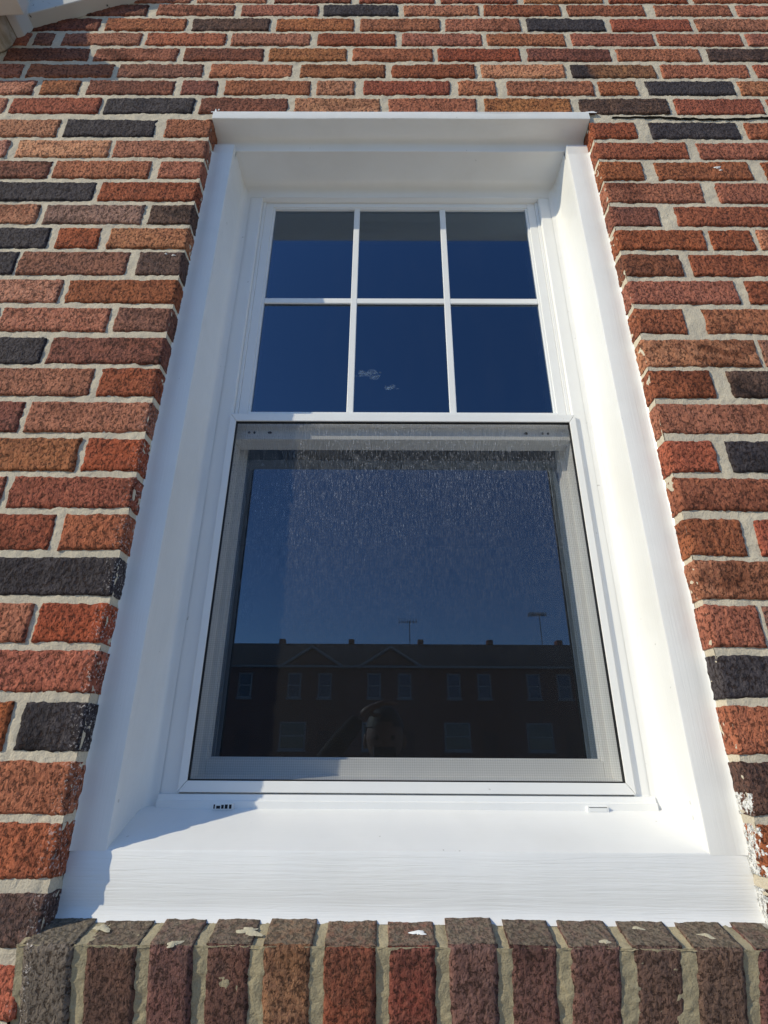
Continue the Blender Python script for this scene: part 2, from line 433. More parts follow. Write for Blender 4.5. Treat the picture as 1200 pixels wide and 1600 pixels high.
BRICKS = [
(-0.6983,-0.5398,0.5209,0.5725,'r',0),(-0.5248,-0.3448,0.5209,0.5725,'o',0),(-0.3248,-0.1250,0.5209,0.5725,'m',0),(-0.1050,0.0913,0.5209,0.5725,'r',0),(0.1063,0.3057,0.5209,0.5725,'r',0),
(0.3224,0.5249,0.5209,0.5725,'o',0),(0.5415,0.7439,0.5209,0.5725,'r',0),(0.7605,0.9610,0.5209,0.5725,'r',0),(-0.8254,-0.6451,0.4603,0.5070,'m',0),(-0.6205,-0.4224,0.4603,0.5070,'r',0),
(-0.4044,-0.2081,0.4603,0.5070,'r',0),(-0.1950,-0.0054,0.4603,0.5070,'b',0),(0.0109,0.2020,0.4603,0.5070,'o',0),(0.2150,0.4108,0.4603,0.5070,'r',0),(0.4287,0.6243,0.4603,0.5070,'r',0),
(0.6504,0.8441,0.4603,0.5070,'r',0),(0.8604,1.0639,0.4603,0.5070,'t',0),(-0.9578,-0.7535,0.3917,0.4425,'m',0),(-0.7375,-0.5366,0.3917,0.4425,'o',0),(-0.5206,-0.3264,0.3917,0.4425,'d',0),
(-0.3087,-0.1147,0.3917,0.4425,'o',0),(-0.0987,0.1000,0.3917,0.4425,'r',0),(0.1144,0.3017,0.3917,0.4425,'t',0),(0.3177,0.5128,0.3917,0.4425,'b',0),(0.5287,0.7284,0.3917,0.4425,'r',0),
(0.7412,0.9447,0.3917,0.4425,'r',0),(-1.1162,-0.9127,0.3273,0.3761,'r',0),(-0.9001,-0.8544,0.3273,0.3761,'m',0),(-0.8307,-0.6369,0.3273,0.3761,'r',0),(-0.6243,-0.4290,0.3273,0.3761,'s',0),
(-0.4148,-0.2198,0.3273,0.3761,'r',0),(-0.2025,-0.0107,0.3273,0.3761,'r',0),(0.0050,0.2013,0.3273,0.3761,'r',0),(0.2138,0.4052,0.3273,0.3761,'t',0),(0.4209,0.6231,0.3273,0.3761,'r',0),
(0.6325,0.8391,0.3273,0.3761,'r',0),(0.8501,1.0536,0.3273,0.3761,'r',0),(-1.1729,-0.9694,0.2626,0.3108,'r',0),(-0.9524,-0.7514,0.2626,0.3108,'m',0),(-0.7375,-0.5367,0.2626,0.3108,'r',0),
(-0.5213,-0.3300,0.2626,0.3108,'m',0),(-0.3161,-0.1280,0.2626,0.3108,'o',0),(-0.1141,0.0784,0.2626,0.3108,'t',0),(0.0907,0.2892,0.2626,0.3108,'r',0),(0.3061,0.5075,0.2626,0.3108,'m',0),
(0.5213,0.7225,0.2626,0.3108,'t',0),(0.7409,0.9444,0.2626,0.3108,'d',0),(-1.0988,-0.8953,0.1953,0.2442,'p',0),(-0.8816,-0.6803,0.1953,0.2442,'r',0),(-0.6652,-0.4671,0.1953,0.2442,'m',0),
(-0.4490,-0.2556,0.1953,0.2442,'o',0),(-0.2360,-0.0353,0.1953,0.2442,'t',0),(-0.0202,0.1758,0.1953,0.2442,'r',0),(0.1909,0.3882,0.1953,0.2442,'l',0),(0.4033,0.6004,0.1953,0.2442,'h',0),
(0.6155,0.8199,0.1953,0.2442,'t',0),(0.8365,1.0400,0.1953,0.2442,'r',0),(-1.0523,-0.8488,0.1284,0.1790,'p',0),(-0.8340,-0.7436,0.1284,0.1790,'t',0),(-0.7243,-0.5244,0.1284,0.1790,'m',0),
(-0.5066,-0.4238,0.1284,0.1790,'m',0),(-0.4060,-0.2093,0.1284,0.1790,'r',0),(-0.1931,-0.1073,0.1284,0.1790,'t',0),(-0.0852,0.1142,0.1284,0.1790,'r',0),(0.1334,0.2204,0.1284,0.1790,'o',0),
(0.2455,0.4461,0.1284,0.1790,'r',0),(0.4578,0.5463,0.1284,0.1790,'t',0),(0.5684,0.7701,0.1284,0.1790,'b',0),(0.7818,0.9853,0.1284,0.1790,'o',0),(-1.0992,-0.8957,0.0585,0.1115,'p',0),
(-0.8841,-0.6812,0.0585,0.1115,'r',0),(-0.6697,-0.4684,0.0585,0.1115,'b',0),(-0.4539,-0.2558,0.0585,0.1115,'m',0),(-0.2398,-0.0462,0.0585,0.1115,'o',0),(-0.0274,0.1718,0.0585,0.1115,'t',0),
(0.1891,0.3853,0.0585,0.1115,'o',0),(0.4026,0.6043,0.0585,0.1115,'d',0),(0.6187,0.8174,0.0585,0.1115,'r',0),(0.8303,1.0338,0.0585,0.1115,'r',0),(-0.9591,-0.7556,-0.0238,0.0323,'p',0),
(-0.7406,-0.5419,-0.0238,0.0323,'b',0),(-0.5187,-0.4186,-0.0238,0.0323,'r',-1),(-1.0518,-0.8483,-0.0927,-0.0398,'p',0),(-0.8277,-0.6279,-0.0927,-0.0398,'l',0),(-0.6190,-0.4186,-0.0927,-0.0398,'r',-1),
(-0.9437,-0.7402,-0.1593,-0.1079,'m',0),(-0.7308,-0.5291,-0.1593,-0.1079,'o',0),(-0.5089,-0.4186,-0.1593,-0.1079,'t',-1),(-0.8344,-0.6309,-0.2287,-0.1751,'b',0),(-0.6191,-0.4186,-0.2287,-0.1751,'r',-1),
(-0.9322,-0.7287,-0.2951,-0.2431,'p',0),(-0.7152,-0.5175,-0.2951,-0.2431,'q',0),(-0.5059,-0.4186,-0.2951,-0.2431,'d',-1),(-0.8945,-0.6910,-0.3628,-0.3095,'b',0),(-0.6742,-0.5904,-0.3628,-0.3095,'s',0),
(-0.5737,-0.4186,-0.3628,-0.3095,'o',-1),(-0.9393,-0.7358,-0.4321,-0.3748,'b',0),(-0.7297,-0.5230,-0.4321,-0.3748,'m',0),(-0.5035,-0.4186,-0.4321,-0.3748,'d',-1),(-0.8367,-0.6332,-0.5010,-0.4471,'p',0),
(-0.6202,-0.4186,-0.5010,-0.4471,'r',-1),(-0.7258,-0.5302,-0.5684,-0.5156,'p',0),(-0.5176,-0.4186,-0.5684,-0.5156,'m',-1),(-0.8329,-0.6294,-0.6391,-0.5843,'b',0),(-0.6182,-0.4186,-0.6391,-0.5843,'m',-1),
(-0.7330,-0.5295,-0.7063,-0.6514,'r',0),(-0.5170,-0.4186,-0.7063,-0.6514,'r',-1),(-0.8340,-0.6305,-0.7771,-0.7211,'m',0),(-0.6200,-0.4186,-0.7771,-0.7211,'r',-1),(-0.7238,-0.5203,-0.8487,-0.7916,'t',0),
(-0.5091,-0.4186,-0.8487,-0.7916,'s',-1),(-0.8245,-0.6210,-0.9120,-0.8618,'r',0),(-0.6102,-0.4186,-0.9120,-0.8618,'r',-1),(-0.7310,-0.5275,-0.9796,-0.9253,'r',0),(-0.5132,-0.4186,-0.9796,-0.9253,'s',-1),
(-0.6221,-0.4186,-1.0480,-0.9942,'b',-1),(-0.7278,-0.5243,-1.1145,-1.0624,'s',0),(-0.5145,-0.4186,-1.1145,-1.0624,'s',-1),(-0.6221,-0.4186,-1.1797,-1.1279,'s',-1),(-0.7204,-0.5169,-1.2509,-1.1950,'s',0),
(-0.5012,-0.4186,-1.2509,-1.1950,'b',-1),(-0.6221,-0.4186,-1.3215,-1.2655,'s',-1),(-0.6221,-0.4186,-1.3877,-1.3328,'s',-1),(-0.6221,-0.4186,-1.4528,-1.4046,'d',-1),(0.4186,0.5164,-0.0280,0.0253,'r',1),
(0.5472,0.7401,-0.0280,0.0253,'b',0),(0.7569,0.9604,-0.0280,0.0253,'t',0),(0.4186,0.6133,-0.0951,-0.0442,'r',1),(0.6365,0.8400,-0.0951,-0.0442,'r',0),(0.4186,0.5068,-0.1623,-0.1076,'t',1),
(0.5335,0.7311,-0.1623,-0.1076,'r',0),(0.7591,0.9626,-0.1623,-0.1076,'r',0),(0.4186,0.6153,-0.2310,-0.1741,'r',1),(0.6440,0.8475,-0.2310,-0.1741,'r',0),(0.4186,0.5130,-0.2974,-0.2451,'m',1),
(0.5461,0.7496,-0.2974,-0.2451,'r',0),(0.4186,0.5879,-0.3631,-0.3117,'t',1),(0.6003,0.6820,-0.3631,-0.3117,'r',0),(0.6932,0.8967,-0.3631,-0.3117,'o',0),(0.4186,0.5287,-0.4314,-0.3784,'m',1),
(0.5468,0.7503,-0.4314,-0.3784,'r',0),(0.4186,0.6162,-0.5000,-0.4459,'r',1),(0.6350,0.8385,-0.5000,-0.4459,'r',0),(0.4186,0.5060,-0.5693,-0.5145,'r',1),(0.5403,0.7438,-0.5693,-0.5145,'t',0),
(0.4186,0.6157,-0.6410,-0.5851,'o',1),(0.4186,0.5223,-0.7059,-0.6525,'r',1),(0.5514,0.7549,-0.7059,-0.6525,'d',0),(0.4186,0.6221,-0.7757,-0.7212,'r',1),(0.4186,0.4950,-0.8459,-0.7918,'s',1),
(0.5142,0.7177,-0.8459,-0.7918,'b',0),(0.4186,0.6221,-0.9127,-0.8593,'r',1),(0.4186,0.5024,-0.9843,-0.9284,'r',1),(0.5214,0.7249,-0.9843,-0.9284,'s',0),(0.4186,0.6221,-1.0489,-0.9941,'t',1),
(0.4186,0.4917,-1.1161,-1.0602,'s',1),(0.4186,0.6221,-1.1824,-1.1297,'b',1),(0.4186,0.6221,-1.2496,-1.1942,'s',1),(0.4186,0.6221,-1.3181,-1.2616,'d',1),(0.4186,0.6221,-1.3815,-1.3295,'s',1),
(0.4186,0.6221,-1.4478,-1.3976,'d',1),(-0.6292,-0.4257,-1.5149,-1.4711,'s',0),
]

def rough_brick(w, h, depth, seed, side_steps, cell=0.0032, round_r=0.0035, amp=1.0):
    """A brick lump, local: x in [-w/2, w/2], z in [-h/2, h/2], front at y = 0, running back to y = depth."""
    nx = max(3, int(round(w / cell))); nz = max(3, int(round(h / cell)))
    us = np.linspace(-0.5, 0.5, nx + 1) * w
    vs = np.linspace(-0.5, 0.5, nz + 1) * h
    U, V = np.meshgrid(us, vs, indexing='ij')
    P = np.stack([U.ravel(), np.zeros(U.size), V.ravel()], 1)
    off = np.array([seed * 3.17, seed * 1.31, seed * 7.7])
    def sidewob(p):     # in-plane wobble of the outline
        s = np.stack([vnoise(p + off, 60, seed, 3), vnoise(p + off + 9.1, 60, seed + 5, 3)], 1)
        f = np.stack([vnoise(p + off, 190, seed + 2, 2), vnoise(p + off + 4.2, 190, seed + 7, 2)], 1)
        return (s * 0.0022 + f * 0.0019) * amp
    ed = np.minimum(np.minimum(P[:, 0] + w / 2, w / 2 - P[:, 0]), np.minimum(P[:, 2] + h / 2, h / 2 - P[:, 2]))
    wob = sidewob(P)
    k = np.clip(1 - ed / 0.012, 0, 1)[:, None]
    roll_ = np.clip(1 - ed / round_r, 0, 1)
    Q = P.copy()
    Q[:, 0] += wob[:, 0] * k[:, 0]; Q[:, 2] += wob[:, 1] * k[:, 0]
    Q[:, 1] = roll_ ** 2 * round_r * 0.75 + (vnoise(P * [1, 1, 0.55] + off, 230, seed + 3, 2) * 0.0017 + vnoise(P + off, 60, seed + 13, 2) * 0.0010 + vnoise(P + off, 25, seed + 4, 2) * 0.0008) * amp
    verts = [Q]
    idx = np.arange((nx + 1) * (nz + 1)).reshape(nx + 1, nz + 1)
    faces = np.stack([idx[:-1, :-1], idx[1:, :-1], idx[1:, 1:], idx[:-1, 1:]], -1).reshape(-1, 4).tolist()
    ring = np.concatenate([idx[:, 0], idx[-1, 1:], idx[::-1, -1][1:], idx[0, ::-1][1:-1]])
    nr = len(ring); n0 = len(Q); prev = ring
    base = P[ring]
    nrmx = np.sign(base[:, 0]) * (np.abs(np.abs(base[:, 0]) - w / 2) < 1e-6)
    nrmz = np.sign(base[:, 2]) * (np.abs(np.abs(base[:, 2]) - h / 2) < 1e-6)
    for d in side_steps:
        b = base.copy(); b[:, 1] = d
        s = sidewob(b); g = vnoise(b + off, 150, seed + 9, 2) * 0.0009 * amp
        q_ = 0.85 if d < 0.012 else 0.45
        b[:, 0] += s[:, 0] * q_ + nrmx * g; b[:, 2] += s[:, 1] * q_ + nrmz * g
        b[:, 1] = d
        verts.append(b)
        cur = np.arange(n0, n0 + nr); n0 += nr
        faces += np.stack([prev, np.roll(prev, -1), np.roll(cur, -1), cur], 1)[:, ::-1].tolist()
        prev = cur
    faces.append(prev[::-1].tolist())
    me = mesh('brick', np.concatenate(verts), faces)
    return me

DEEP = [0.006, 0.012, 0.019, 0.026, 0.033, 0.042, 0.095]
for i, (x0, x1, z0, z1, ty, side) in enumerate(BRICKS):
    z0 -= 0.0012; z1 += 0.0012
    me = rough_brick(x1 - x0, z1 - z0, 0.095, i + 1, DEEP if side else [0.006, 0.05])
    o = link('brick', me, BM[ty], wall, True, ((x0 + x1) / 2, 0, (z0 + z1) / 2))
    o.rotation_euler = (random.gauss(0, 0.006), random.gauss(0, 0.003), random.gauss(0, 0.004))

# the courses that run on past the picture: one mesh of plain bricks
PITCH = 0.0680
sl = 0.54             # slope of the gable
def rl(x, dz=0): return 0.405 + sl * (x + 0.90) + dz
def wall_top(x): return max(rl(x, 0.20), 0.62)
def rest_bricks():
    vs, fs = [], []
    rng = random.Random(3)
    def put(x0, x1, z0, z1):
        if z1 > wall_top((x0 + x1) / 2): return
        n = len(vs); j = lambda: rng.uniform(-0.0012, 0.0012)
        a = 0.0025
        for (xx, zz) in ((x0, z0), (x1, z0), (x1, z1), (x0, z1)):
            vs.append((xx + j(), 0.06, zz + j()))
        for (xx, zz) in ((x0, z0), (x1, z0), (x1, z1), (x0, z1)):
            vs.append((xx + j(), 0.003, zz + j()))
        for (sx, sz, xx, zz) in ((1, 1, x0, z0), (-1, 1, x1, z0), (-1, -1, x1, z1), (1, -1, x0, z1)):
            vs.append((xx + sx * a + j(), j() * 0.7, zz + sz * a + j()))
        for r in (0, 4):
            for k in range(4):
                fs.append((n + r + k, n + r + (k + 1) % 4, n + r + 4 + (k + 1) % 4, n + r + 4 + k))
        fs.append((n + 8, n + 9, n + 10, n + 11))
    rows = {}
    for (x0, x1, z0, z1, ty, side) in BRICKS:
        k = (round(((z0 + z1) / 2 + 0.0) / PITCH), 'T' if z0 > 0.05 else ('L' if x0 < 0 else 'R'))
        e = rows.setdefault(k, [9, -9, z0, z1])
        e[0] = min(e[0], x0); e[1] = max(e[1], x1)
    def run(xa, xb, z0, z1):        # fill from xa to xb, either way
        s = 1 if xb > xa else -1
        x = xa
        while (xb - x) * s > 0:
            p, q = x + s * 0.009, x + s * 0.2095
            put(min(p, q), max(p, q), z0 - 0.0012, z1 + 0.0012)
            x = q
    LX, RX = -5.0, 4.6
    for (k, side), (a, b, z0, z1) in rows.items():
        if side in 'TL': run(a, LX, z0, z1)
        if side in 'TR': run(b, RX, z0, z1)
    top = max(r[3] for r in rows.values())
    z = top + 0.015; n = 0
    while z < 3.5:
        run(LX - (0.1 if n % 2 else 0), RX, z, z + 0.053); z += PITCH; n += 1
    # right-hand course beside the sill bricks, then everything below them
    run(0.425, RX, -1.5155, -1.4665)
    z = -1.5205 - 0.0695 ; n = 0
    run(-0.65, LX, -1.5155, -1.4705)
    while z > GZ - 0.1:
        run(LX - (0.1 if n % 2 else 0), RX, z, z + 0.053); z -= PITCH; n += 1
    return mesh('brick', vs, fs)
ro = link('brick', rest_bricks(), BM_REST, wall)
tag(ro, kind='stuff')

# mortar bed: a rough sheet a few millimetres behind the brick faces, turning into the opening
ZT, ZB = 0.040, -1.46
def grid_patch(o, ux, uz, nx, nz, nrm, seed, amp=1.0, base=0.0):
    o = np.array(o, float); ux = np.array(ux, float); uz = np.array(uz, float); nrm = np.array(nrm, float)
    a, b = np.meshgrid(np.linspace(0, 1, nx + 1), np.linspace(0, 1, nz + 1), indexing='ij')
    P = o + a.reshape(-1, 1) * ux + b.reshape(-1, 1) * uz
    d = vnoise(P, 45, seed, 3) * 0.0021 + vnoise(P, 170, seed + 3, 2) * 0.0017
    P = P + nrm * (base + d * amp)[:, None]
    idx = np.arange((nx + 1) * (nz + 1)).reshape(nx + 1, nz + 1)
    F = np.stack([idx[:-1, :-1], idx[1:, :-1], idx[1:, 1:], idx[:-1, 1:]], -1).reshape(-1, 4)
    return P, F
def join_patches(name, ps):
    V, F, n = [], [], 0
    for p, f in ps:
        V.append(p); F.append(f + n); n += len(p)
    return mesh(name, np.concatenate(V), np.concatenate(F).tolist())
MR = 0.0036
HX = HALF + 0.0012
pp = []
c = 0.0042
for (x0, x1, z0, z1, cc) in ((-1.25, -HX, ZB, ZT, c), (HX, 1.25, ZB, ZT, c), (-1.25, 1.25, ZT, 0.62, c),
                             (-5.0, -1.25, ZB, 0.62, 0.05), (1.25, 4.6, ZB, 0.62, 0.05), (-5.0, 4.6, 0.62, 3.5, 0.05), (-5.0, 4.6, GZ - 0.1, -1.545, 0.05), (-5.0, -0.4335, -1.545, ZB, 0.02), (0.4385, 4.6, -1.545, ZB, 0.02)):
    pp.append(grid_patch((x0, MR, z0), (x1 - x0, 0, 0), (0, 0, z1 - z0), int((x1 - x0) / cc) + 1, int((z1 - z0) / cc) + 1, (0, -1, 0), 50, 0.85 if cc < 0.01 else 0.4))
for k, (P_, F_) in enumerate(pp):      # trim to the gable line
    cz = P_[F_].mean(1)
    pp[k] = (P_, F_[cz[:, 2] < np.maximum(0.405 + sl * (cz[:, 0] + 0.90) + 0.20, 0.62)])
for s in (-1, 1):
    pp.append(grid_patch((s * HX, MR, ZB), (0, 0.13, 0), (0, 0, ZT - ZB), 24, 250, (-s, 0, 0), 61))
pp.append(grid_patch((-HX, MR, ZT), (2 * HX, 0, 0), (0, 0.13, 0), 60, 10, (0, 0, -1), 62))
link('mortar', join_patches('mortar', pp), M_MORTAR, wall, True)

# sloping sill of bricks on edge under the window
SJ = [-0.432, -0.362, -0.292, -0.231, -0.168, -0.101, -0.031, 0.035, 0.102, 0.167, 0.236, 0.304, 0.370, 0.437]
SC = 'aebbcddbbbeeb'
TIL = R(16.5)
sill_rot = Matrix.Rotation(TIL, 3, 'X')
TOP = Vector((0, -0.0185, -1.4460))
SH = 0.094
for i in range(13):
    x0 = SJ[i] + 0.0068; x1 = SJ[i + 1] - 0.0068
    if i == 0: x0 = SJ[0] + 0.008
    me = rough_brick(x1 - x0, SH, 0.16, 300 + i, [0.004, 0.009, 0.014, 0.02, 0.026, 0.032, 0.038, 0.044, 0.052, 0.06, 0.16], 0.0034, 0.005, 0.62)
    tw = random.gauss(0, 0.004)
    ctr = Vector(((x0 + x1) / 2, TOP.y, TOP.z)) + sill_rot @ Vector((0, random.gauss(0, 0.0012), -SH / 2 + random.gauss(0, 0.001)))
    o = link('sill_brick', me, SILLC[SC[i]], wall, True, ctr)
    o.rotation_euler = (TIL, tw, random.gauss(0, 0.008))
def sill_pt(y, z): return TOP + sill_rot @ Vector((0, y, z))
a0 = sill_pt(0.0026, -0.0006); a1 = sill_pt(0.0030, -SH - 0.02); b0 = sill_pt(0.0020, -0.0024); b1 = sill_pt(0.15, -0.0024)
ps = [grid_patch((-0.432, a1.y, a1.z), (0.869, 0, 0), tuple(Vector((0, a0.y - a1.y, a0.z - a1.z))), 300, 40, tuple(sill_rot @ Vector((0, -1, 0))), 71, 0.9),
      grid_patch((-0.432, b0.y, b0.z), (0.869, 0, 0), tuple(b1 - b0), 300, 50, tuple(sill_rot @ Vector((0, 0, 1))), 72, 0.9)]
link('sill_mortar', join_patches('sill_mortar', ps), M_SILLMORTAR, wall, True)

# the open crack that runs along the bed joint right of the lintel, and two small ones
def crack(pts, w, seed):
    vs, fs = [], []
    rng = random.Random(seed)
    P = []
    for (a, b) in zip(pts[:-1], pts[1:]):
        for k in range(6):
            f = k / 6
            P.append((a[0] + (b[0] - a[0]) * f, a[1] + (b[1] - a[1]) * f + rng.gauss(0, 0.0016)))
    P.append(pts[-1])
    n = len(P)
    for i, (x, z) in enumerate(P):
        hw = w * (0.35 + 0.65 * math.sin(math.pi * (i + 0.3) / (n + 0.2))) * rng.uniform(0.5, 1.3)
        vs += [(x, -0.0006, z + hw), (x, -0.0006, z - hw), (x, 0.006, z + hw), (x, 0.006, z - hw)]
        if i:
            k = 4 * i
            fs += [(k - 4, k - 3, k + 1, k), (k - 4, k, k + 2, k - 2), (k - 3, k - 1, k + 3, k + 1)]
    o = link('crack', mesh('crack', vs, fs), M_CRACK, wall)
crack([(0.47, 0.041), (0.53, 0.046), (0.60, 0.043), (0.66, 0.036), (0.73, 0.037), (0.79, 0.041), (0.86, 0.043), (0.95, 0.040)], 0.0008, 1)
crack([(0.80, 0.042), (0.84, 0.046), (0.90, 0.048), (0.98, 0.050)], 0.0005, 2)

# ================================================================== window
win = empty('sash_window', (0, 0.03, -1.42))
tag(win, 'white double-hung window with six panes above and an insect screen below', 'window')

def prof(name, pts, axis, t0, t1, seg, mat, parent, wob=0.0, seed=0, closed=False, smooth=True, ends=None, sharp=30):
    """Sweep a cross-section along X (pts are (y, z)) or Z (pts are (x, y))."""
    n = len(pts); vs = []
    for i in range(seg + 1):
        f = i / seg
        for (a, b) in pts:
            t = t0 + (t1 - t0) * f
            if ends:
                e0, e1 = ends(a, b); t = e0 + (e1 - e0) * f
            vs.append((t, a, b) if axis == 'X' else (a, b, t))
    vs = np.array(vs)
    if wob:
        vs = vs + np.stack([vnoise(vs + 3, 9, seed, 2), vnoise(vs + 8, 9, seed + 1, 2), vnoise(vs, 9, seed + 2, 2)], 1) * wob
    fs = []
    m = n if closed else n - 1
    for i in range(seg):
        for j in range(m):
            fs.append((i * n + j, i * n + (j + 1) % n, (i + 1) * n + (j + 1) % n, (i + 1) * n + j))
    if closed:
        fs.append(tuple(range(n))); fs.append(tuple(seg * n + k for k in range(n)))
    bm = bmesh.new()
    bv = [bm.verts.new(v) for v in vs]
    for f in fs:
        bm.faces.new([bv[k] for k in f])
    me = bm_mesh(name, bm)
    o = link(name, me, mat, parent, smooth)
    if smooth:
        try:
            me.set_sharp_from_angle(angle=R(sharp))
        except Exception:
            pass
    return o

def arc(cx, cy, r, a0, a1, n):
    return [(cx + r * math.cos(R(a0 + (a1 - a0) * i / n)), cy + r * math.sin(R(a0 + (a1 - a0) * i / n))) for i in range(n + 1)]

# --- metal-clad casing
CI = 0.372          # inner edge of the casing
HZ, SZ = -0.0285, -1.3642
hp = [(0.004, 0.0575), (-0.0020, 0.0560), (-0.0026, 0.0345), (-0.0018, 0.0328), (0.0005, 0.0320), (0.014, 0.0312), (0.030, 0.0300), (0.0375, 0.0288), (0.0425, 0.0265), (0.0455, 0.0225), (0.0468, 0.0170),
      (0.0472, 0.0005), (0.0477, -0.0010), (0.0490, -0.0020), (0.112, -0.0022), (0.1185, -0.0032), (0.1240, -0.0062), (0.1280, -0.0110), (0.1304, -0.0170), (0.1315, -0.0250), (0.1322, -0.0400)]
prof('head_casing', hp, 'X', -HALF, HALF, 60, M_CAPH, win, 0.0007, 11)
boxes('corner_block', [(CI + 0.0005, HALF, 0.0340, 0.0480, -0.0312, -0.0005), (-HALF, -CI - 0.0020, 0.0340, 0.0480, -0.0312, -0.0005)], M_CAPH, win)
for s in (-1, 1):
    CI = 0.3738 if s < 0 else 0.372
    jp = [(s * (HALF + 0.0015), 0.0285), (s * (HALF - 0.0005), 0.0305), (s * (HALF - 0.0035), 0.0322), (s * (HALF - 0.008), 0.0332), (s * (HALF - 0.014), 0.0335), (s * (CI + 0.002), 0.0335), (s * (CI + 0.0005), 0.0341), (s * CI, 0.0358), (s * CI, 0.0480), (s * CI, 0.0520),
          (s * CI, 0.112), (s * (CI - 0.001), 0.119), (s * (CI - 0.0035), 0.125), (s * (CI - 0.0075), 0.1295), (s * (CI - 0.012), 0.1312), (s * 0.3545, 0.1318)]
    def ends(a, b):
        y = min(max((b - 0.0335) / 0.093, 0), 1)
        return (SZ - 0.001 + y * 0.036, -0.0310 if b < 0.05 else -0.0010)
    prof('side_casing', jp, 'Z', 0, 0, 90, M_CAPZ, win, 0.0008, 21 + s, ends=ends)
sp_ = [(0.1330, -1.3225), (0.1285, -1.3238), (0.121, -1.3263), (0.110, -1.3305), (0.0370, -1.3622), (0.0345, -1.3635), (0.0334, -1.3655), (0.0331, -1.4140), (0.0328, -1.4190), (0.0320, -1.4240), (0.0304, -1.4285), (0.0280, -1.4322), (0.0250, -1.4358)]
so = prof('sill_casing', sp_, 'X', -HALF - 0.001, HALF + 0.001, 80, M_CAPX, win, 0.0007, 31)
so.data.materials.append(M_CAPH)
for p_ in so.data.polygons:
    if abs(p_.normal.z) > 0.55:
        p_.material_index = 1

# --- ragged caulk beads
def bead(name, n, inner, outer, lift, seed, amp, extra=None):
    """inner(t), outer(t, d): points along the two edges; d is the ragged overshoot."""
    ts = np.linspace(0, 1, n)
    s3 = np.stack([ts * 1.0, np.zeros(n), np.zeros(n)], 1)
    d = vnoise(s3, 34, seed, 3) * amp + vnoise(s3, 190, seed + 4, 2) * amp * 0.7
    vs, fs = [], []
    for i, t in enumerate(ts):
        k = d[i] + (extra(t, i) if extra else 0.0)
        a = Vector(inner(t)); b = Vector(outer(t, k))
        b0 = Vector(outer(t, 0.0)); m = (a + b0) / 2 + Vector(lift)
        vs += [a, a.lerp(m, 0.6), m, b0 + Vector(lift) * 0.5, b]
        if i:
            q = 5 * i
            for j in range(4):
                fs.append((q - 5 + j, q - 4 + j, q + 1 + j, q + j))
    return link(name, mesh(name, vs, fs), M_CAULK, win, True)
def lerp(a, b, t): return a + (b - a) * t
def spl(t, i):
    return 0.010 * max(0, 1 - abs(t - 0.012) / 0.022) * (0.6 + 0.6 * math.sin(i * 1.3)) + 0.004 * max(0, 1 - abs(t - 0.985) / 0.03)
bead('caulk', 600, lambda t: (lerp(-HALF - 0.005, HALF + 0.018, t), -0.0022, 0.0540), lambda t, k: (lerp(-HALF - 0.005, HALF + 0.018, t), 0.0008 - max(0, k) * 0.25, 0.0595 + k), (0, -0.0014, 0), 7, 0.0022, spl)
# --- vinyl frame
XO = 0.002
def mir(lst):
    return [(XO - b, XO - a, *r) for (a, b, *r) in lst] + [(XO + a, XO + b, *r) for (a, b, *r) in lst]
fr = mir([(0.3290, 0.3585, 0.1330, 0.260, -1.3245, -0.0405), (0.3222, 0.3288, 0.1440, 0.258, -1.30, -0.0405)]) + [(-0.357 + XO, 0.357 + XO, 0.1325, 0.260, -0.0405, -0.012), (-0.329 + XO, 0.329 + XO, 0.1450, 0.258, -0.0425, -0.0406)]
frame = boxes('frame', fr, M_VINYL, win, 0.0007)
boxes('surround', [(-0.50, -0.356, 0.135, 0.262, -1.42, 0.06), (0.360, 0.50, 0.135, 0.262, -1.42, 0.06), (-0.356, 0.360, 0.136, 0.2615, -0.0119, 0.06), (-0.356, 0.360, 0.14, 0.2615, -1.42, -1.336)], M_VINYL, win)
bs = [(0.255, -1.274), (0.189, -1.2848), (0.141, -1.2900), (0.1385, -1.3060), (0.1285, -1.3080), (0.1265, -1.3150), (0.1245, -1.3165), (0.1238, -1.3262), (0.255, -1.335)]
prof('frame_sill', bs, 'X', -0.357 + XO, 0.357 + XO, 1, M_VINYL, win, closed=True, smooth=False)
for xc, zc, open_ in ((-0.2585, -1.3225, True), (0.2720, -1.3235, False)):
    w = box('weep_cover', xc - 0.0150, xc + 0.0150, 0.1190, 0.1246, zc - 0.0042, zc + 0.0042, M_VINYL, win, 0.0006)
    if open_:
        for k, (a, b, hh) in enumerate(((-0.0125, -0.0105, .0026), (-0.0085, -0.0030, 0.0018), (-0.0015, 0.0020, .0024), (0.0035, 0.0075, .0026), (0.0095, 0.0130, .0026))):
            box('slot', xc + a, xc + b, 0.1186, 0.1205, zc - 0.0028, zc - 0.0028 + hh * 2, M_HOLE, w)
    else:
        box('slot', xc - 0.012, xc + 0.012, 0.1186, 0.1205, zc - 0.0026, zc + 0.0020, M_VINYL, w)
        box('slot', xc - 0.0125, xc + 0.0125, 0.1187, 0.1203, zc + 0.0022, zc + 0.0029, M_SCREW, w)

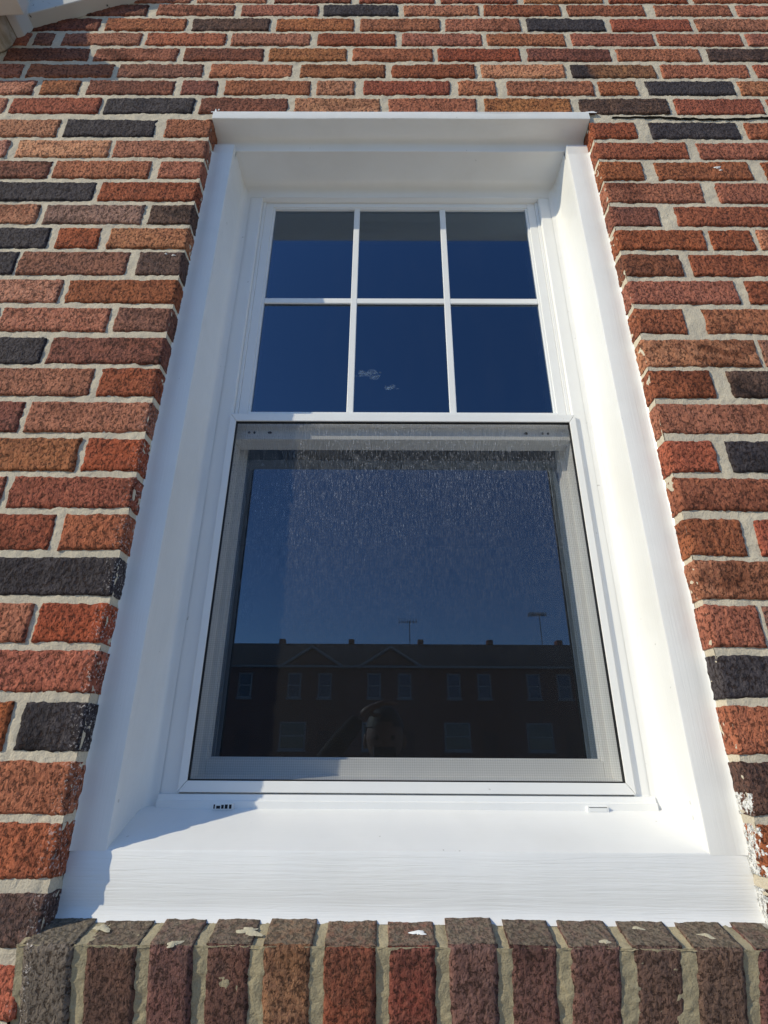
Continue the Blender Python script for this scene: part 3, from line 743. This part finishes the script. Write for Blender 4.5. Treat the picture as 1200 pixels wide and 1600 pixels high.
# --- upper sash
us = boxes('upper_sash', mir([(0.3040, 0.3220, 0.1462, 0.1870, -0.7030, -0.0430)]) + [(-0.3039 + XO, 0.3039 + XO, 0.1465, 0.1868, -0.0552, -0.0431), (-0.3039 + XO, 0.3039 + XO, 0.1464, 0.1868, -0.7028, -0.6400)], M_VINYL, win, 0.0008)
boxes('glazing_bead', mir([(0.2995, 0.3042, 0.1490, 0.1560, -0.6401, -0.0551)]) + [(-0.2994 + XO, 0.2994 + XO, 0.1492, 0.1560, -0.0585, -0.0551)], M_VINYL, us, 0.0008)
mx = [(-0.1080, -0.0945), (0.0963, 0.1098)]
mz = (-0.3545, -0.3405)
for (a, b) in mx:
    box('muntin', a, b, 0.1495, 0.1545, -0.6400, -0.0585, M_VINYL, us, 0.0012)
for (a, b) in ((-0.2975, mx[0][0] + 0.001), (mx[0][1] - 0.001, mx[1][0] + 0.001), (mx[1][1] - 0.001, 0.3015)):
    box('muntin', a, b, 0.1500, 0.1545, mz[0], mz[1], M_VINYL, us, 0.0010)
xs = [-0.3000, (mx[0][0] + mx[0][1]) / 2, (mx[1][0] + mx[1][1]) / 2, 0.3040]
zs = [-0.6450, (mz[0] + mz[1]) / 2, -0.0520]
def pane(x0, x1, z0, z1, y, parent, mat=None):
    # one face towards the street; the sealed unit behind it is the frame's business
    return link('pane', mesh('pane', [(x0, y, z0), (x1, y, z0), (x1, y, z1), (x0, y, z1)], [(0, 1, 2, 3)]), mat or M_GLASS, parent)
for i in range(3):
    for j in range(2):
        pane(xs[i], xs[i + 1], zs[j], zs[j + 1], 0.1552, us)
def disc(name, x, y, z, r, mat, parent, d=0.002, sx=1.0):
    bm = bmesh.new()
    bmesh.ops.create_cone(bm, cap_ends=True, segments=14, radius1=r, radius2=r * 0.8, depth=d)
    bmesh.ops.transform(bm, matrix=Matrix.Translation((x, y, z)) @ Matrix.Rotation(R(90), 4, 'X') @ Matrix.Diagonal((sx, 1, 1, 1)), verts=bm.verts[:])
    return link(name, bm_mesh(name, bm), mat, parent)
for x, sx in ((-0.2935, 1), (-0.2835, 1), (-0.2540, 1.6), (0.2400, 1.6), (0.2720, 1), (0.2825, 1)):
    disc('screw', x, 0.1458, -0.688, 0.0026, M_SCREW if sx == 1 else M_HOLE, us, 0.002, sx)

# --- lower sash
ls = boxes('lower_sash', mir([(0.3125, 0.3284, 0.1890, 0.2230, -1.2880, -0.6500)]) + [(-0.3124 + XO, 0.3124 + XO, 0.1893, 0.2228, -1.2880, -1.2620), (-0.3124 + XO, 0.3124 + XO, 0.1893, 0.2228, -0.6720, -0.6500)], M_VINYL, win, 0.0010)
boxes('glazing_bead', mir([(0.3105, 0.3126, 0.1985, 0.2080, -1.2621, -0.6721)]) + [(-0.3104 + XO, 0.3104 + XO, 0.1987, 0.2080, -1.2621, -1.2590)], M_VINYL, ls, 0.0008)
pane(-0.3090, 0.3130, -1.2620, -0.6650, 0.2075, ls, M_GLASS_LOW)

# --- insect screen
scr = empty('insect_screen', (XO, 0.131, -1.3053)); scr.parent = win; scr.location = Vector((XO, 0.131, -1.3053)) - win.location
SX0, SX1, SZ0, SZ1, BW = -0.3300 + XO, 0.3300 + XO, -1.3053, -0.6576, 0.0120
def bar(pts):
    bm = bmesh.new()
    y0, y1 = 0.1262, 0.1365
    f = [bm.verts.new((x, y0, z)) for x, z in pts]; b = [bm.verts.new((x, y1, z)) for x, z in pts]
    bm.faces.new(f); bm.faces.new(b[::-1])
    for k in range(4):
        bm.faces.new([f[k], b[k], b[(k + 1) % 4], f[(k + 1) % 4]])
    bmesh.ops.recalc_face_normals(bm, faces=bm.faces[:])
    bmesh.ops.bevel(bm, geom=bm.edges[:], offset=0.0009, segments=2, profile=0.5, affect='EDGES')
    return link('screen_bar', bm_mesh('screen_bar', bm), M_VINYL, scr)
g = 0.0003; bt = 0.0165; bb = 0.0150
bar([(SX0 + g, SZ0), (SX1 - g, SZ0), (SX1 - BW - g, SZ0 + bb), (SX0 + BW + g, SZ0 + bb)])
bar([(SX0 + g, SZ1), (SX1 - g, SZ1), (SX1 - BW - g, SZ1 - bt), (SX0 + BW + g, SZ1 - bt)])
bar([(SX0, SZ0 + g), (SX0, SZ1 - g), (SX0 + BW, SZ1 - bt - g), (SX0 + BW, SZ0 + bb + g)])
bar([(SX1, SZ0 + g), (SX1, SZ1 - g), (SX1 - BW, SZ1 - bt - g), (SX1 - BW, SZ0 + bb + g)])
ix0, ix1, iz0, iz1 = SX0 + BW, SX1 - BW, SZ0 + bb, SZ1 - bt
gk = 0.0018
boxes('spline', [(ix0, ix0 + gk, 0.1285, 0.1345, iz0, iz1), (ix1 - gk, ix1, 0.1285, 0.1345, iz0, iz1), (ix0 + gk, ix1 - gk, 0.1286, 0.1344, iz0, iz0 + gk), (ix0 + gk, ix1 - gk, 0.1286, 0.1344, iz1 - gk, iz1)], M_BLACK, scr)
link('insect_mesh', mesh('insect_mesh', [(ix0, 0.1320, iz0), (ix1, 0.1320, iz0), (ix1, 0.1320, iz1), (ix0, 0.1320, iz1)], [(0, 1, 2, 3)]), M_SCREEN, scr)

# ================================================================== gable trim, upper left
rake = empty('gable_trim', (-1.0, 0, 0.3))
tag(rake, 'weathered white wooden gable trim with carved end block at upper left', 'roof trim')
def wood_mat():
    t = NT('bare_weathered_wood')
    tc = t.new('ShaderNodeTexCoord'); v = tc.outputs['Object']
    g = t.noise(t.vmath('MULTIPLY', v, (120, 20, 30)), 1.0, 4, 0.65, 1.0)
    a = t.noise(v, 30, 4, 0.6)
    c_ = t.mix(t.ramp(g, [(0.35, 0.0), (0.65, 1.0)]), (0.36, 0.29, 0.20), (0.55, 0.48, 0.38))
    c_ = t.mix(t.ramp(a, [(0.6, 0.0), (0.7, 1.0)]), c_, (0.16, 0.12, 0.08))
    return t.done(t.bsdf(c_, 0.85, t.bump(g, 0.7, 0.002), 0.2))
def peel_mat():
    t = NT('peeling_white_paint')
    tc = t.new('ShaderNodeTexCoord'); v = tc.outputs['Object']
    a = t.noise(v, 26, 5, 0.7, 0.5)
    b_ = t.noise(v, 8, 3, 0.6)
    c_ = t.mix(b_, (0.66, 0.65, 0.62), (0.52, 0.51, 0.48))
    pm = t.ramp(a, [(0.665, 0.0), (0.68, 1.0)])
    c_ = t.mix(pm, c_, (0.06, 0.05, 0.04))
    return t.done(t.bsdf(c_, 0.6, t.bump(pm, -0.7, 0.001), 0.3))
M_SHING = plain('roof_shingle', (0.07, 0.06, 0.055), 0.9, 12, 0.4, 0.003)
M_WOOD, M_PEEL = wood_mat(), peel_mat()
def slab(name, pts, y0, y1, mat, parent, bev=0.002):
    bm = bmesh.new()
    f = [bm.verts.new((x, y0, z)) for x, z in pts]; b = [bm.verts.new((x, y1, z)) for x, z in pts]
    bm.faces.new(f); bm.faces.new(b[::-1]); n = len(pts)
    for k in range(n):
        bm.faces.new([f[k], b[k], b[(k + 1) % n], f[(k + 1) % n]])
    bmesh.ops.recalc_face_normals(bm, faces=bm.faces[:])
    if bev:
        bmesh.ops.bevel(bm, geom=bm.edges[:], offset=bev, segments=2, profile=0.5, affect='EDGES')
    return link(name, bm_mesh(name, bm), mat, parent)
slab('rake_board', [(-0.930, rl(-0.930)), (4.6, rl(4.6)), (4.6, rl(4.6, 0.17)), (-0.930, rl(-0.930, 0.17))], -0.028, 0.004, M_PEEL, rake)
slab('crown_strip', [(-0.930, rl(-0.930, 0.115)), (4.6, rl(4.6, 0.115)), (4.6, rl(4.6, 0.205)), (-0.930, rl(-0.930, 0.205))], -0.055, -0.0285, M_OLDWHITE, rake)
slab('roof_edge', [(-0.960, rl(-0.960, 0.206)), (4.6, rl(4.6, 0.206)), (4.6, rl(4.6, 0.30)), (-0.960, rl(-0.960, 0.30))], -0.068, 0.6, M_SHING, rake)
slab('edge_strip', [(-0.942, 0.352), (-0.926, 0.362), (-0.912, 0.402), (-0.9315, 0.50), (-0.955, 0.56), (-0.975, 0.54)], -0.046, 0.003, M_OLDWHITE, rake)
slab('end_block', [(-1.30, 0.20), (-1.10, 0.215), (-1.02, 0.235), (-0.985, 0.262), (-0.975, 0.288), (-0.956, 0.300), (-0.945, 0.325), (-0.943, 0.352), (-0.9765, 0.54), (-1.0, 0.66), (-1.30, 0.52)], -0.060, 0.003, M_WOOD, rake, 0.004)
slab('unseen_eave_end', [(-0.960, 0.412), (-0.880, 0.366), (-0.878, 0.318), (-1.06, 0.300), (-1.30, 0.300), (-1.30, 0.62), (-1.02, 0.62)], -0.125, -0.061, M_OLDWHITE, rake)  # out of view, outline shaped to cast the shadow on the wall

# small splashes of paint and mortar left on the bricks
def splash(x, y, z, r, mat, seed, tilt_=0.0, rot=None):
    rng = random.Random(seed)
    n = 36; vs = [(0, -0.0016, 0)]; fs = []
    ph = [rng.uniform(0, 6.3) for _ in range(6)]
    for k in range(n):
        a = 2 * math.pi * k / n
        q = r * (0.75 + 0.22 * math.sin(2 * a + ph[0]) + 0.18 * math.sin(3 * a + ph[1]) + 0.14 * math.sin(5 * a + ph[2]) + 0.10 * math.sin(9 * a + ph[3]))
        vs.append((q * math.cos(a), 0.0012, q * math.sin(a) * 0.62))
    for k in range(n):
        fs.append((0, 1 + (k + 1) % n, 1 + k))
    o = link('paint_splash', mesh('paint_splash', vs, fs), mat, wall, True, (x, y, z))
    o.rotation_euler = (rot if rot is not None else 0, 0, 0)
for (x, z, r, sd_) in ((0.6625, -0.127, 0.0075, 1), (0.666, -0.136, 0.005, 2), (0.431, -1.352, 0.008, 3), (-0.64, -0.385, 0.0), (0.24, 0.13, 0.0)) if False else ((0.6625, -0.127, 0.0075, 1), (0.666, -0.136, 0.005, 2), (0.432, -1.350, 0.007, 3), (-0.437, -0.385, 0.004, 4), (-0.452, -0.381, 0.003, 5)):
    splash(x, -0.0012, z, r, M_CAULK, sd_)
M_DRYMORTAR = mortar_mat('dried_mortar', (0.60, 0.54, 0.40), (0.52, 0.47, 0.34), (0.40, 0.36, 0.27))
for (x, d, r, sd_) in ((-0.352, 0.030, 0.012, 11), (-0.182, 0.026, 0.016, 12), (0.010, 0.026, 0.009, 13), (0.075, 0.026, 0.011, 14), (-0.260, 0.004, 0.010, 15), (0.262, 0.036, 0.008, 16), (0.335, 0.024, 0.010, 17), (0.215, 0.012, 0.009, 18)):
    p = sill_pt(d, 0.0012)
    splash(x, p.y, p.z, r, M_DRYMORTAR if sd_ != 13 else M_CAULK, sd_, rot=TIL - R(90))

# ================================================================== the street behind the camera (seen in the glass)
M_HB = brick_mat('house_brick', (0.25, 0.08, 0.05), (0.18, 0.06, 0.04), (0.28, 0.11, 0.07))
M_HTRIM = plain('house_trim', (0.46, 0.45, 0.43), 0.6)
M_HDOOR = plain('house_door', (0.16, 0.05, 0.04), 0.5)
HY = -38.0
EYE = CAM.z
def house(x0, x1, gable, seed, label):
    h = empty('row_house', ((x0 + x1) / 2, HY, GZ)); tag(h, label, 'house', 'terrace across the street')
    box('wall', x0, x1, HY - 9, HY, GZ - 0.2, EYE + 5.45, M_HB, h)
    ze, zr = EYE + 5.45, EYE + 7.85
    bm = bmesh.new()
    v = [bm.verts.new(p) for p in ((x0, HY + 0.35, ze - 0.02), (x1, HY + 0.35, ze - 0.02), (x1, HY - 4.5, zr), (x0, HY - 4.5, zr), (x1, HY - 9.3, ze - 0.02), (x0, HY - 9.3, ze - 0.02))]
    for f in ((0, 1, 2, 3), (3, 2, 4, 5), (0, 3, 5), (1, 4, 2), (0, 5, 4, 1)):
        bm.faces.new([v[k] for k in f])
    roof = link('roof', bm_mesh('roof', bm), M_SHING, h)
    box('chimney', x1 - 0.45, x1 - 0.02, HY - 5.2, HY - 4.4, zr - 0.6, zr + 0.35, M_HB, roof)
    box('gutter', x0 + 0.01, x1 - 0.01, HY + 0.36, HY + 0.48, ze - 0.10, ze + 0.03, M_HTRIM, h)
    if gable:
        gx = (x0 + x1) / 2 + 0.1
        bm = bmesh.new()
        y0, y1 = HY + 0.05, HY - 4.2
        a = [bm.verts.new(p) for p in ((gx - 2.0, y0, ze - 0.05), (gx + 2.0, y0, ze - 0.05), (gx, y0, ze + 1.22))]
        b = [bm.verts.new(p) for p in ((gx - 2.0, y1, ze - 0.05), (gx + 2.0, y1, ze - 0.05), (gx, y1, ze + 1.22))]
        bm.faces.new(a); bm.faces.new(b[::-1])
        for k in range(3):
            bm.faces.new([a[k], b[k], b[(k + 1) % 3], a[(k + 1) % 3]])
        link('gable', bm_mesh('gable', bm), M_HB, h)
        bm = bmesh.new()
        for s in (-1, 1):
            p = [(gx + s * 2.25, ze - 0.16), (gx + s * 2.25, ze + 0.02), (gx, ze + 1.42), (gx, ze + 1.26)]
            f = [bm.verts.new((x, HY + 0.40, z)) for x, z in p]; q = [bm.verts.new((x, HY - 4.2, z)) for x, z in p]
            bm.faces.new(f); bm.faces.new(q)
            for k in range(4):
                bm.faces.new([f[k], q[k], q[(k + 1) % 4], f[(k + 1) % 4]])
        link('gable_roof', bm_mesh('gable_roof', bm), M_HTRIM, h)
    c = (x0 + x1) / 2
    for xw in (c - 1.05, c + 1.05):
        window(h, xw, EYE + 3.36, 0.95, 1.66)
    window(h, c - 0.95, EYE + 0.10, 1.75, 1.75)
    d = box('door', c + 0.75, c + 1.70, HY - 0.01, HY + 0.06, EYE - 0.85, EYE + 1.30, M_HDOOR, h)
    box('handle', c + 0.85, c + 0.90, HY + 0.06, HY + 0.12, EYE + 0.15, EYE + 0.25, M_SCREW, d)
    box('stoop', c + 0.5, c + 1.95, HY, HY + 1.5, GZ, EYE - 0.86, M_CONC, h)
def window(h, xc, z0, w, ht):
    z1 = z0 + ht
    wd = boxes('window', [(xc - w / 2, xc - w / 2 + 0.1, HY + 0.0, HY + 0.07, z0, z1), (xc + w / 2 - 0.1, xc + w / 2, HY, HY + 0.07, z0, z1), (xc - w / 2 + 0.1, xc + w / 2 - 0.1, HY, HY + 0.068, z1 - 0.1, z1), (xc - w / 2 + 0.1, xc + w / 2 - 0.1, HY, HY + 0.068, z0, z0 + 0.1), (xc - w / 2 + 0.1, xc + w / 2 - 0.1, HY, HY + 0.066, z0 + ht / 2 - 0.04, z0 + ht / 2 + 0.04)], M_HTRIM, h)
    box('pane', xc - w / 2 + 0.1, xc + w / 2 - 0.1, HY + 0.01, HY + 0.02, z0 + 0.1, z1 - 0.1, M_FARGLASS, wd)
    box('sill', xc - w / 2 - 0.08, xc + w / 2 + 0.08, HY + 0.001, HY + 0.14, z0 - 0.1, z0 - 0.001, M_HTRIM, wd)
for k, (x0, x1, gb, lb) in enumerate(((-24.5, -19.0, True, 'farthest left gabled row house across the street, out past the glass'), (-19.0, -13.5, False, 'plain row house across the street between a gabled one and the glass edge'),
        (14.0, 19.5, True, 'gabled row house across the street right of the reflected ones'), (19.5, 25.0, False, 'farthest right plain row house across the street'), (-13.5, -8.0, False, 'brick row house without gable left of the two gabled ones, across the street'),
        (-8.0, -2.5, True, 'left of the two gabled brick row houses reflected in the glass'), (-2.5, 3.0, True, 'gabled brick row house reflected in the middle of the glass'),
        (3.0, 8.5, False, 'plain brick row house reflected just right of the gabled one'), (8.5, 14.0, False, 'plain brick row house reflected at the right edge of the glass'))):
    house(x0 + 0.003, x1 - 0.003, gb, k, lb)

ct = NT('cloud_white')
c1, c2 = ct.new('ShaderNodeBsdfTranslucent'), ct.new('ShaderNodeBsdfTransparent')
ct.set(c1, 'Color', (0.95, 0.95, 0.95, 1)); cm = ct.new('ShaderNodeMixShader')
ct.set(cm, 0, ct.ramp(ct.noise(ct.new('ShaderNodeTexCoord').outputs['Object'], 0.35, 4, 0.6), [(0.35, 0.0), (0.7, 0.32)]))
c3_ = ct.new('ShaderNodeBsdfDiffuse'); ct.set(c3_, 'Color', (0.95, 0.95, 0.95, 1)); ca = ct.new('ShaderNodeAddShader')
ct.l.new(c1.outputs[0], ca.inputs[0]); ct.l.new(c3_.outputs[0], ca.inputs[1])
ct.l.new(c2.outputs[0], cm.inputs[1]); ct.l.new(ca.outputs[0], cm.inputs[2])
M_CLOUD = ct.done(cm.outputs[0])
def cloud(x, y, z, w, seed, label):
    rng = random.Random(seed); bm = bmesh.new()
    for k in range(14):
        u = rng.uniform(-1, 1)
        r_ = w * 0.10 * (1.2 - abs(u)) * rng.uniform(0.6, 1.3)
        bmesh.ops.create_icosphere(bm, subdivisions=2, radius=1.0, matrix=Matrix.Translation((x + u * w * 0.5, y + rng.uniform(-.2, .2) * w, z + rng.uniform(-0.2, 0.5) * r_)) @ Matrix.Diagonal((r_ * 1.8, r_ * 1.5, r_ * 0.7, 1)))
    o = link('cloud', bm_mesh('cloud', bm), M_CLOUD, None, True)
    tag(o, label, 'cloud', 'small clouds reflected in the upper panes')
cloud(-32, -800, 624, 46, 5, 'larger of two tiny white clouds reflected in the lower middle pane')
cloud(9, -800, 596, 26, 8, 'smaller tiny white cloud reflected right of the larger one')

M_ANT = plain('antenna_metal', (0.25, 0.25, 0.26), 0.4, metal=0.8)
def antenna(x, y, zb, zt, w, label):
    a = empty('tv_antenna', (x, y, zb)); tag(a, label, 'antenna', 'antennas on the far roofs')
    box('mast', x - 0.03, x + 0.03, y - 0.03, y + 0.03, zb, zt, M_ANT, a)
    box('boom', x - w, x + w * 0.7, y - 0.02, y + 0.02, zt - 0.12, zt - 0.07, M_ANT, a)
    for k in range(7):
        xx = x - w + k * w * 0.27
        box('element', xx, xx + 0.025, y - 0.5 + 0.04 * k, y + 0.5 - 0.04 * k, zt - 0.16, zt + 0.12, M_ANT, a)
antenna(1.9, HY - 4.5, EYE + 7.75, EYE + 9.7, 0.85, 'tv antenna on the gabled roof, reflected in mid-glass')
antenna(12.4, HY - 4.5, EYE + 7.75, EYE + 10.3, 0.8, 'tall tv antenna reflected near the right edge of the glass')

# ================================================================== the photographer (seen only in the glass)
M_CLOTH = plain('dark_jacket', (0.018, 0.018, 0.022), 0.9, 40, 0.3)
M_SKIN = plain('skin', (0.24, 0.135, 0.095), 0.55, 60, 0.12)
M_HAIR = plain('dark_hair', (0.015, 0.012, 0.01), 0.6, 120, 0.4)
M_PHONE = plain('phone_glass', (0.01, 0.01, 0.012), 0.15)
def skin(name, pts, edges, rad, mat, parent, root=0, sub=2):
    me = bpy.data.meshes.new(name)
    me.from_pydata(pts, edges, []); me.update()
    o = link(name, me, None, parent)
    m = o.modifiers.new('skin', 'SKIN')
    for i, r_ in enumerate(rad):
        sv = me.skin_vertices[0].data[i]
        sv.radius = (r_, r_) if not isinstance(r_, tuple) else r_
        sv.use_root = (i == root)
    s = o.modifiers.new('sub', 'SUBSURF'); s.levels = sub; s.render_levels = sub
    m.use_smooth_shade = True
    me.materials.append(mat)
    return o
px, py = -0.03, -1.24
person = empty('person', (px, py, GZ)); tag(person, 'person in dark clothing holding up a phone, faintly reflected in the glass', 'person')
B = [(px, py, -1.93), (px, py - 0.01, -1.72), (px, py - 0.01, -1.52), (px, py, -1.39), (px, py + 0.02, -1.30), (px, py + 0.03, -1.225), (px, py + 0.03, -1.16)]
rb = [(0.15, 0.11), (0.135, 0.10), (0.16, 0.11), (0.10, 0.08), (0.055, 0.055), (0.075, 0.09), (0.06, 0.075)]
E_ = [(0, 1), (1, 2), (2, 3), (3, 4), (4, 5), (5, 6)]
for s in (-1, 1):
    n = len(B)
    if s > 0:
        B += [(px + s * 0.17, py, -1.44), (px + s * 0.25, py + 0.14, -1.62), (px + s * 0.085, py + 0.385, -1.375)]
    else:
        B += [(px + s * 0.17, py, -1.44), (px + s * 0.24, py + 0.16, -1.30), (px + s * 0.095, py + 0.165, -1.125)]
    rb += [0.062, 0.048, 0.032]
    E_ += [(2, n), (n, n + 1), (n + 1, n + 2)]
    n = len(B)
    B += [(px + s * 0.10, py, -1.99), (px + s * 0.11, py + 0.02, -2.40), (px + s * 0.12, py - 0.01, -2.77), (px + s * 0.13, py + 0.13, -2.82)]
    rb += [0.095, 0.062, 0.046, (0.045, 0.03)]
    E_ += [(0, n), (n, n + 1), (n + 1, n + 2), (n + 2, n + 3)]
skin('body', B, E_, rb, M_CLOTH, person)
# head with face and hair
bm = bmesh.new()
bmesh.ops.create_uvsphere(bm, u_segments=28, v_segments=20, radius=1.0)
for v in bm.verts:
    x, y, z = v.co
    jaw = 1 - 0.30 * max(0, -z) ** 1.4
    v.co = Vector((px + x * 0.076 * jaw, py + 0.03 + y * 0.094 * (1 - 0.12 * max(0, -z)), -1.200 + z * 0.118))
    fy = v.co.y - (py + 0.03)
    if y > 0.7:
        nose = math.exp(-((x / 0.16) ** 2 + ((z + 0.22) / 0.22) ** 2))
        v.co.y += 0.020 * nose
        for s in (-1, 1):
            v.co.y -= 0.008 * math.exp(-(((x - s * 0.38) / 0.16) ** 2 + ((z - 0.02) / 0.10) ** 2))
        v.co.y -= 0.004 * math.exp(-((x / 0.3) ** 2 + ((z + 0.52) / 0.05) ** 2))
head = link('head', bm_mesh('head', bm), M_SKIN, person, True)
bm = bmesh.new()
bmesh.ops.create_uvsphere(bm, u_segments=28, v_segments=20, radius=1.0)
dead = [v for v in bm.verts if v.co.z < 0.22 + 0.10 * max(0, v.co.y) - 1.3 * max(0, -v.co.y)]
bmesh.ops.delete(bm, geom=dead, context='VERTS')
for v in bm.verts:
    v.co = Vector((px + v.co.x * 0.083, py + 0.028 + v.co.y * 0.101, -1.198 + v.co.z * 0.126))
link('hair', bm_mesh('hair', bm), M_HAIR, person, True)
for s in (-1, 1):
    bm = bmesh.new(); bmesh.ops.create_uvsphere(bm, u_segments=10, v_segments=8, radius=1)
    bmesh.ops.transform(bm, matrix=Matrix.Translation((px + s * 0.078, py + 0.025, -1.210)) @ Matrix.Diagonal((0.010, 0.018, 0.030, 1)), verts=bm.verts[:])
    link('ear', bm_mesh('ear', bm), M_SKIN, head, True)
    bm = bmesh.new(); bmesh.ops.create_uvsphere(bm, u_segments=10, v_segments=8, radius=0.011)
    bmesh.ops.translate(bm, verts=bm.verts[:], vec=(px + s * 0.029, py + 0.107, -1.198))
    link('eye', bm_mesh('eye', bm), M_PHONE, head, True)
# phone just behind the lens position, tilted like the view
PM = Matrix.Translation(CAM) @ Matrix.Rotation(tilt, 4, 'X')
bm = bmesh.new(); add_box(bm, -0.037, 0.037, -0.0145, -0.0060, -0.135, 0.022, 0.003)
bmesh.ops.transform(bm, matrix=PM, verts=bm.verts[:])
phone = empty('phone', PM @ Vector((0, -0.01, -0.135))); tag(phone, 'black phone held up by the person reflected in the glass', 'phone')
link('phone_body', bm_mesh('phone_body', bm), M_PHONE, phone)
# the other hand shades the brow, palm down, fingers together
hp_ = [(px - 0.095, py + 0.165, -1.125), (px - 0.060, py + 0.172, -1.098), (px - 0.035, py + 0.172, -1.085)]
hr = [0.026, (0.030, 0.016), (0.032, 0.014)]
he = [(0, 1), (1, 2)]
for k in range(4):
    yy = py + 0.135 + 0.021 * k; ln = (0.8, 0.95, 1.0, 0.9)[k]; n = len(hp_)
    hp_ += [(px - 0.012, yy, -1.078), (px + 0.022 * ln, yy, -1.074), (px + 0.052 * ln, yy - 0.004, -1.080)]
    hr += [0.010, 0.009, 0.0078]; he += [(2, n), (n, n + 1), (n + 1, n + 2)]
n = len(hp_)
hp_ += [(px - 0.058, py + 0.128, -1.112), (px - 0.032, py + 0.118, -1.118), (px - 0.012, py + 0.116, -1.115)]
hr += [0.011, 0.010, 0.0085]; he += [(1, n), (n, n + 1), (n + 1, n + 2)]
skin('hand', hp_, he, hr, M_SKIN, person, 0, 1)
for s in (1,):
    W_ = Vector((px + s * 0.085, py + 0.385, -1.375))
    def L_(x, y, z): return tuple(PM @ Vector((s * x, y, z)))
    P = [tuple(W_), L_(0.062, -0.050, -0.110), L_(0.058, -0.036, -0.080)]
    rr = [0.028, (0.030, 0.018), (0.030, 0.015)]
    e = [(0, 1), (1, 2)]
    for k in range(4):          # fingers curl round the edge on to the back of the phone
        z = -0.050 - 0.021 * k; ln = (0.9, 1.0, 0.95, 0.75)[k]
        n = len(P)
        P += [L_(0.058, -0.026, z), L_(0.049, 0.001, z + 0.004), L_(0.049 - 0.016 * ln, 0.004, z + 0.007), L_(0.049 - 0.030 * ln, 0.003, z + 0.009)]
        rr += [0.010, 0.009, 0.0085, 0.0075]
        e += [(2, n), (n, n + 1), (n + 1, n + 2), (n + 2, n + 3)]
    n = len(P)
    P += [L_(0.052, -0.040, -0.088), L_(0.040, -0.028, -0.066), L_(0.026, -0.022, -0.052)]
    rr += [0.011, 0.010, 0.0085]
    e += [(1, n), (n, n + 1), (n + 1, n + 2)]
    skin('hand', P, e, rr, M_SKIN, person, 0, 1)
